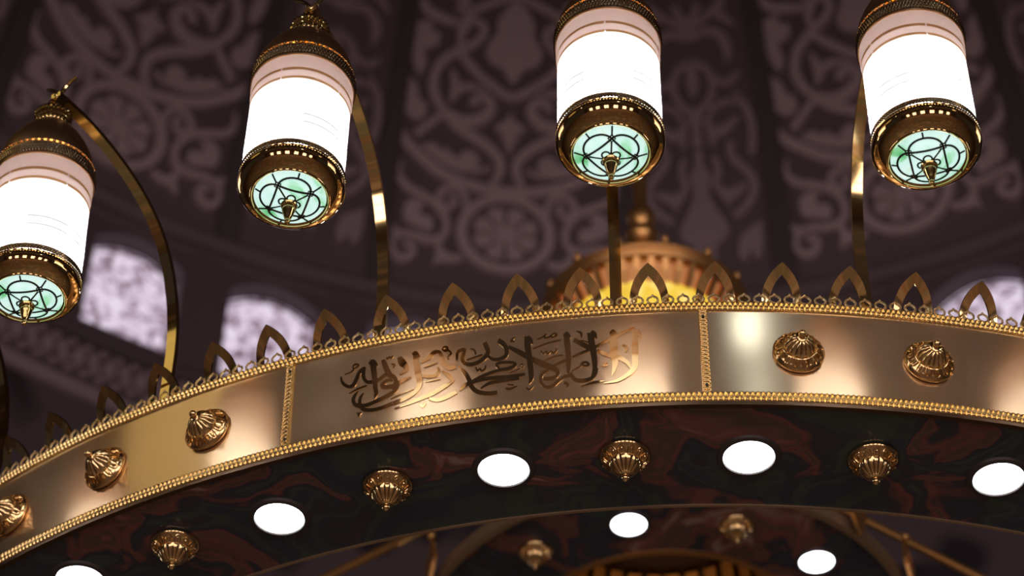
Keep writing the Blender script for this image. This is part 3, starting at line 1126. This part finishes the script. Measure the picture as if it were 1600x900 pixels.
# --- calligraphy on the middle panel
SA, SB, SC_, SD, SE = (525, 530, 6.925), (600, 530, 6.925), (690, 510, 7.5), (770, 500, 7.5), (890, 500, 7.5)
CAL = [
 (SA, [(50,395,14),(55,440,28),(85,480,36),(135,500,34),(180,480,40),(215,420,40),(240,360,36),(275,320,34),(308,296,18)]),
 (SA, [(308,292,24),(290,365,42),(300,420,38),(340,450,36),(400,442,36),(460,420,36),(520,375,36),(560,345,34)]),
 (SA, [(395,225,62),(400,300,62),(410,400,56),(416,500,50),(424,560,44),(405,622,8)]),
 (SA, [(352,262,24),(398,238,52),(445,278,20)]),
 (SA, [(503,215,40),(528,280,60),(555,340,64),(582,378,60),(612,385,40)]),
 (SA, [(540,195,18),(558,202,20),(575,185,16),(592,195,18),(615,172,14)]),
 (SA, [(605,430,20),(550,430,28),(505,462,38),(492,492,44),(535,500,44),(605,488,38)]),
 (SA, [(133,570,8),(230,520,18),(324,487,16)]),
 (SA, [(88,373,8),(150,350,11),(185,322,16),(182,285,16),(215,263,18),(242,275,16),(218,297,14),(190,310,10)]),
 (SA, [(232,545,6),(195,590,30),(175,640,38),(192,682,42),(240,698,46),(320,690,38),(420,650,36),(520,600,36),(604,556,38)]),
 (SA, [(293,560,6),(260,602,26),(245,650,34),(252,700,40),(285,735,40),(380,740,36),(480,716,36),(600,670,38)]),
 (SA, [(210,770,10),(232,790,34),(228,815,8)]), (SA, [(235,785,24),(262,766,10)]),
 (SB, [(85,670,38),(200,625,40),(300,570,40),(358,510,46),(378,440,60),(368,380,68),(350,280,68),(340,150,62)]),
 (SB, [(305,160,20),(342,138,36),(385,185,14)]),
 (SB, [(85,556,38),(125,512,40),(152,458,42),(210,424,38),(285,398,18)]),
 (SB, [(75,520,40),(112,470,44),(118,420,44),(85,375,38)]),
 (SB, [(165,185,50),(190,240,84),(228,280,62),(236,318,40),(160,372,12)]),
 (SB, [(75,260,12),(108,266,20),(95,302,10)]),
 (SB, [(100,726,8),(250,672,26),(400,612,38),(520,560,44),(640,492,42),(704,458,22)]),
 (SB, [(60,625,10),(200,560,12),(312,518,8)]),
 (SB, [(478,618,28),(560,630,42),(660,602,42),(775,544,38)]),
 (SB, [(620,332,18),(682,370,46),(732,425,44),(700,462,18)]),
 (SB, [(575,292,22),(588,330,34),(545,378,36),(470,386,36),(405,380,26)]),
 (SB, [(428,292,12),(572,240,14)]),
 (SB, [(393,246,16),(480,190,38),(532,140,42),(592,128,34),(622,180,46),(645,250,54),(700,296,52),(775,278,44)]),
 (SB, [(625,112,20),(650,76,22),(686,84,22),(668,120,20),(640,112,18),(692,112,22),(722,145,22),(690,175,12)]),
 (SB, [(675,195,30),(700,190,34)]),
 (SB, [(440,442,8),(520,428,12),(602,414,10)]),
 (SB, [(365,668,14),(402,702,24),(442,664,12)]),
 (SC_, [(172,385,20),(184,300,36),(230,262,38),(275,255,24)]),
 (SC_, [(275,252,24),(250,320,40),(238,370,42),(262,415,42),(330,430,44),(420,406,44),(500,350,46),(540,290,50),(522,230,56),(498,180,54)]),
 (SC_, [(540,335,34),(600,370,36),(680,366,38),(752,322,46),(752,240,52),(702,180,60),(660,158,54)]),
 (SC_, [(333,250,12),(380,270,24),(396,318,20)]),
 (SC_, [(288,380,14),(472,318,16)]),
 (SC_, [(394,462,16),(414,500,20),(446,476,16),(458,502,20),(502,480,20),(510,438,12)]),
 (SC_, [(198,455,18),(260,520,52),(312,600,56),(350,690,54),(420,740,50),(540,756,46),(642,745,42)]),
 (SC_, [(198,734,8),(250,680,42),(320,640,42),(450,602,42),(600,580,42),(760,570,44),(972,536,30)]),
 (SC_, [(360,612,26),(470,560,34),(600,512,34),(680,490,34),(790,470,40),(860,428,34),(820,404,30),(700,406,32),(640,432,34),(684,490,18)]),
 (SC_, [(450,702,18),(550,642,36),(700,612,38),(900,580,42)]),
 (SC_, [(745,700,24),(800,702,28),(880,670,10)]), (SC_, [(765,652,16),(840,660,14)]),
 (SD, [(405,185,70),(405,300,74),(424,430,68),(440,560,64),(442,660,52),(415,724,8)]),
 (SD, [(410,185,30),(438,225,50),(468,272,10)]),
 (SD, [(180,303,36),(300,360,58),(450,440,60),(600,500,64),(720,550,58),(758,592,44),(730,640,40),(650,662,42),(585,660,34)]),
 (SD, [(645,562,30),(580,600,40),(555,650,40),(570,720,38),(630,756,36),(700,740,38),(760,690,38),(830,640,38),(905,620,36)]),
 (SD, [(700,522,24),(780,482,32),(860,452,30)]),
 (SD, [(468,324,12),(640,260,17),(794,223,15)]), (SD, [(598,462,10),(720,410,16),(822,395,14)]),
 (SD, [(513,218,10),(570,200,16),(622,160,14),(602,198,16),(660,190,20),(720,150,20),(745,172,20),(682,196,14)]),
 (SD, [(558,345,14),(590,380,20),(622,350,16),(642,378,20),(682,350,18),(702,372,20),(742,345,20),(735,313,10)]),
 (SD, [(210,242,26),(240,205,18),(264,196,8)]), (SD, [(205,240,22),(252,244,16)]),
 (SD, [(315,520,10),(335,500,14),(356,518,14),(335,535,12),(316,520,10)]), (SD, [(188,600,8),(312,548,11)]),
 (SD, [(383,763,12),(420,785,20),(474,742,8)]),
 (SD, [(828,703,22),(872,722,32),(864,760,12)]),
 (SD, [(20,815,44),(40,820,30)]),
 (SD, [(858,150,64),(875,300,70),(886,420,62),(886,520,54),(880,602,24)]),
 (SD, [(828,185,14),(866,150,44),(912,195,14)]),
 (SE, [(245,140,84),(255,250,76),(272,330,76),(290,450,66),(292,550,56),(262,652,34)]),
 (SE, [(255,120,30),(290,160,56),(318,208,10)]),
 (SE, [(46,222,44),(130,262,54),(225,312,56)]), (SE, [(130,225,10),(225,250,14)]),
 (SE, [(28,416,22),(120,375,30),(220,335,30),(320,290,30),(470,215,36),(600,150,36),(762,80,14)]),
 (SE, [(0,596,44),(60,668,46),(150,682,44),(250,655,40),(305,600,30),(330,540,14)]),
 (SE, [(320,338,34),(420,380,50),(500,402,54),(600,430,52),(680,482,42),(722,556,14)]),
 (SE, [(510,120,60),(515,250,92),(520,400,86),(530,500,66),(492,628,8)]),
 (SE, [(468,150,14),(510,122,40),(556,160,10)]),
 (SE, [(770,115,60),(765,300,78),(768,430,74),(758,530,66),(680,610,48),(550,682,30),(395,710,10)]),
 (SE, [(780,112,30),(810,150,50),(844,200,10)]),
 (SE, [(128,748,8),(280,702,26),(405,684,10)]),
 (SE, [(18,576,10),(120,520,20),(140,485,24),(190,472,24),(222,498,26),(182,514,18),(140,497,18)]),
 (SE, [(78,122,14),(130,145,32),(138,198,14)]),
 (SE, [(620,276,18),(666,312,42),(652,364,18)]),
 (SE, [(388,518,26),(432,466,14)]), (SE, [(400,515,18),(448,503,12)]),
]
mb = MB()
for i, ((ox, oy, s), pts) in enumerate(CAL):
    L, Q = stroke_outline([(ox + x / s, oy + y / s, wd / s) for x, y, wd in pts], 6)
    def cal_place(phi, z, t):
        r = face_r(z) + 0.0002 + t
        return (r * math.sin(phi), -r * math.cos(phi), z)
    add_relief_strip(mb, [on_band(*q, 1.9995) for q in L], [on_band(*q, 1.9995) for q in Q], cal_place, 0.0010 + 0.00002 * (i % 9))
cal = mb.build('calligraphy', M['script'], panels[3], smooth=False)
cal['label'] = 'flowing Arabic calligraphy in mirror polished brass'

# ================================================================== LANTERNS
def shade_prof():
    return [(0.0795, 0.0480), (0.0800, 0.0600), (0.0802, 0.1985)]
mb = MB()
mb.lathe(shade_prof(), 72)
shade_me = mb.mesh('glass_shade', M['shade'])
mb = MB()
mb.lathe([(0.0802, 0.1985), (0.0803, 0.2150), (0.0812, 0.2215), (0.0822, 0.2270), (0.0824, 0.2540)], 72)
upper_me = mb.mesh('beige_falloff_collar', M['shadetop'])
def band_mesh(name, z, h, r, m, arcs, seg=120):
    mb = MB()
    for a0, a1 in arcs:
        n = max(4, int(seg * (a1 - a0) / 360))
        mb.grid([[(r * math.cos(R_(a0 + (a1 - a0) * j / n)), r * math.sin(R_(a0 + (a1 - a0) * j / n)), zz) for j in range(n + 1)] for zz in (z, z + h)])
    return mb.mesh(name, m)
GAPS = [(-89, -20), (-18, 55), (57, 128), (130, 202), (204, 269)]
G2 = [(-60, -10), (0, 70), (80, 150), (160, 200), (205, 245)]
bands = [band_mesh('gold_line', 0.2150, 0.0060, 0.0818, M['band'], GAPS), band_mesh('gold_line', 0.1955, 0.0060, 0.0808, M['band'], GAPS)]
lows = [band_mesh('clear_line', 0.1120, 0.0042, 0.0808, M['clear'], G2), band_mesh('clear_line', 0.0950, 0.0042, 0.0807, M['clear'], G2)]
# cap: knurled band, bead row, dome, ruffled neck
mb = MB()
mb.lathe([(0.0815, 0.250), (0.0840, 0.2505), (0.0846, 0.253), (0.0840, 0.255), (0.0838, 0.274), (0.0842, 0.276), (0.0830, 0.279)], 72)
mb.lathe([(0.0826, 0.284), (0.0815, 0.292), (0.0782, 0.306), (0.0722, 0.322), (0.0640, 0.339), (0.0540, 0.356), (0.0430, 0.370), (0.0340, 0.380), (0.0300, 0.385), (0.0285, 0.388)], 72)
cap_me = mb.mesh('cap', mat('brown_bronze', (0.80, 0.50, 0.25), 0.33, 1.0), angle=50)
def knurl(r0, z0, z1_, n, amp, rows=8):
    mb = MB()
    G = []
    seg = n * 4
    for j in range(rows + 1):
        v = j / rows
        G.append([((r0 + amp * (0.5 + 0.5 * max(math.cos(2 * math.pi * (i / 4 + v * 1.5)), math.cos(2 * math.pi * (i / 4 - v * 1.5))))) * math.cos(2 * math.pi * i / seg),
                   (r0 + amp * (0.5 + 0.5 * max(math.cos(2 * math.pi * (i / 4 + v * 1.5)), math.cos(2 * math.pi * (i / 4 - v * 1.5))))) * math.sin(2 * math.pi * i / seg),
                   z0 + (z1_ - z0) * v) for i in range(seg)])
    mb.grid(G, closed_u=True)
    return mb
kn_me = knurl(0.0838, 0.2555, 0.2735, 104, 0.0024).mesh('knurled_band', M['knurl'], angle=65)
mb = MB()
for k in range(52):
    a = 2 * math.pi * k / 52
    mb.ball((0.0826 * math.cos(a), 0.0826 * math.sin(a), 0.2812), 0.0030, 8, 6)
bead_me = mb.mesh('bead_row', M['bronze'])
mb = MB()
def ruffle(k, a, r, z):
    return r * (1 + (0.045 * math.cos(26 * a) if 0 < k < 7 else 0)), z
mb.lathe([(0.0290, 0.3850), (0.0315, 0.3890), (0.0290, 0.3950), (0.0275, 0.3990), (0.0295, 0.4050), (0.0320, 0.4110), (0.0310, 0.4160), (0.0260, 0.4210), (0.0150, 0.4270), (0.0080, 0.4310), (0.0, 0.4320)], 104, ruffle)
neck_me = mb.mesh('neck', M['polish'], angle=60)
mb = MB()
pts = [(0, 0.011 * math.cos(2 * math.pi * i / 20), 0.4355 + 0.0165 * math.sin(2 * math.pi * i / 20)) for i in range(20)]
mb.tube(pts, 0.0030, 7, closed=True)
hang_me = mb.mesh('hanging_loop', M['arm'])
# collar: knurled rim, groove, bulging bowl, inner lip
mb = MB()
mb.lathe([(0.0790, 0.0540), (0.0815, 0.0540), (0.0822, 0.0520)], 72)
mb.lathe([(0.0822, 0.0420), (0.0812, 0.0402), (0.0812, 0.0388), (0.0832, 0.0365), (0.0839, 0.0320), (0.0834, 0.0265), (0.0815, 0.0215), (0.0780, 0.0165), (0.0735, 0.0125), (0.0690, 0.0095), (0.0640, 0.0070), (0.0626, 0.0065),
          (0.0622, 0.0048), (0.0610, 0.0040), (0.0598, 0.0046), (0.0594, 0.0064), (0.0580, 0.0080), (0.0556, 0.0090), (0.0540, 0.0088)], 96)
collar_me = mb.mesh('collar', M['bronze'], angle=50)
ck_me = knurl(0.0812, 0.0420, 0.0525, 104, 0.0022, 6).mesh('knurled_rim', M['knurl'], angle=65)
# domed stained glass with lead tracery
def sag(r):
    return 0.0085 - 0.0140 * (1 - (r / 0.056) ** 2)
mb = MB()
mb.lathe([(0.0, sag(0)), (0.012, sag(.012)), (0.024, sag(.024)), (0.036, sag(.036)), (0.047, sag(.047)), (0.056, sag(.056))], 56)
glass_me = mb.mesh('stained_glass', M['stained'])
mb = MB()
def came(pts, r=0.0018):
    mb.tube([(x, y, sag(math.hypot(x, y)) - 0.0004) for x, y in pts], r, 6)
RN = 0.0365
for k in range(4):
    a, b = math.pi / 2 * k, math.pi / 2 * (k + 1)
    p, q = (RN * math.cos(a), RN * math.sin(a)), (RN * math.cos(b), RN * math.sin(b))
    came([(p[0] + (q[0] - p[0]) * t / 8, p[1] + (q[1] - p[1]) * t / 8) for t in range(9)])
    mx, my = (p[0] + q[0]) / 2, (p[1] + q[1]) / 2
    half = RN * math.sqrt(0.5)
    m_ = (a + b) / 2
    arc = []
    for t in range(15):
        th = -math.pi / 2 + math.pi * t / 14
        u, v = 0.0205 * math.cos(th), half * math.sin(th)
        arc.append((mx + u * math.cos(m_) - v * math.sin(m_), my + u * math.sin(m_) + v * math.cos(m_)))
    came(arc)
    came([(0.008 * math.cos(a), 0.008 * math.sin(a)), (0.031 * math.cos(a), 0.031 * math.sin(a))], 0.0015)
    came([(0.042 * math.cos(a), 0.042 * math.sin(a)), (0.0550 * math.cos(a), 0.0550 * math.sin(a))], 0.0015)
    came([((0.0258 + 0.0205) * math.cos(m_), (0.0258 + 0.0205) * math.sin(m_)), (0.0550 * math.cos(m_), 0.0550 * math.sin(m_))], 0.0015)
    nd = [(RN * math.cos(a) + 0.0056 * math.cos(h), RN * math.sin(a) + 0.0056 * math.sin(h)) for h in (a, a + math.pi / 2, a + math.pi, a + 3 * math.pi / 2, a)]
    came(nd, 0.0013)
    c0, c1 = 0.0105 * math.cos(m_), 0.0105 * math.sin(m_)
    came([(c0 + 0.0065 * math.cos(2 * math.pi * t / 12), c1 + 0.0065 * math.sin(2 * math.pi * t / 12)) for t in range(13)], 0.0015)
came_me = mb.mesh('lead_tracery', M['came'])
mb = MB()
mb.lathe([(0.0060, -0.0060), (0.0125, -0.0085), (0.0132, -0.0105), (0.0122, -0.0130), (0.0085, -0.0145), (0.0080, -0.0165), (0.0100, -0.0180), (0.0104, -0.0200), (0.0098, -0.0215),
          (0.0085, -0.0270), (0.0062, -0.0350), (0.0040, -0.0415), (0.0042, -0.0430), (0.0046, -0.0450), (0.0034, -0.0480), (0.0, -0.0492)], 28)
tip_me = mb.mesh('pendant_tip', mat('antique_brass', (0.70, 0.52, 0.20), 0.14, 1.0), angle=35)
mb = MB()
mb.lathe([(0.0, 0.070), (0.026, 0.071), (0.028, 0.076), (0.028, 0.104), (0.024, 0.112), (0.0, 0.114)], 24)
bulb_me = mb.mesh('lamp_tube', M['bulb'])

def lantern(label, phi, r, z, spin, lean=0.0):
    e = bpy.data.objects.new('hanging_lantern', None)
    col.objects.link(e)
    a = R_(phi)
    e.location = (CX + r * math.sin(a), CY - r * math.cos(a), ZC + z)
    e.rotation_euler = (lean, 0, R_(phi))
    e['label'] = label
    e['category'] = 'lantern'
    e['group'] = 'lanterns hanging from the chandelier arms'
    s = link('glass_shade', shade_me, e)
    link('beige_falloff_collar', upper_me, s)
    for b in bands:
        link('gold_line', b, s)
    for b in lows:
        link('clear_line', b, s)
    c = link('cap', cap_me, e)
    link('knurled_band', kn_me, c)
    link('bead_row', bead_me, c)
    link('neck', neck_me, e)
    link('hanging_loop', hang_me, e)
    c = link('collar', collar_me, e)
    link('knurled_rim', ck_me, c)
    g = link('stained_glass', glass_me, e, rot=(0, 0, R_(spin)))
    link('lead_tracery', came_me, g)
    link('pendant_tip', tip_me, e)
    link('lamp_tube', bulb_me, e)
    return e
ZL = 2.499
lantern('glass lantern cut by the left edge, lowest of the four, with its whole arm visible', -30.15, 2.351, ZL + 0.004, 70, 0.085)
lantern('second glass lantern from the left, above the left end of the calligraphy', -18.15, 2.389, ZL, -8)
lantern('glass lantern hanging upright in front of the gold spire behind it', -6.15, 2.388, ZL, 6)
lantern('rightmost glass lantern, tilted left, above the two studs of the right panel', 5.32, 2.386, ZL, 22, 0.03)
lantern('glass lantern beyond the left edge of the photo, next on the ring', -42.2, 2.388, ZL, 40)
lantern('glass lantern beyond the right edge of the photo, next on the ring', 17.3, 2.388, ZL, 55)
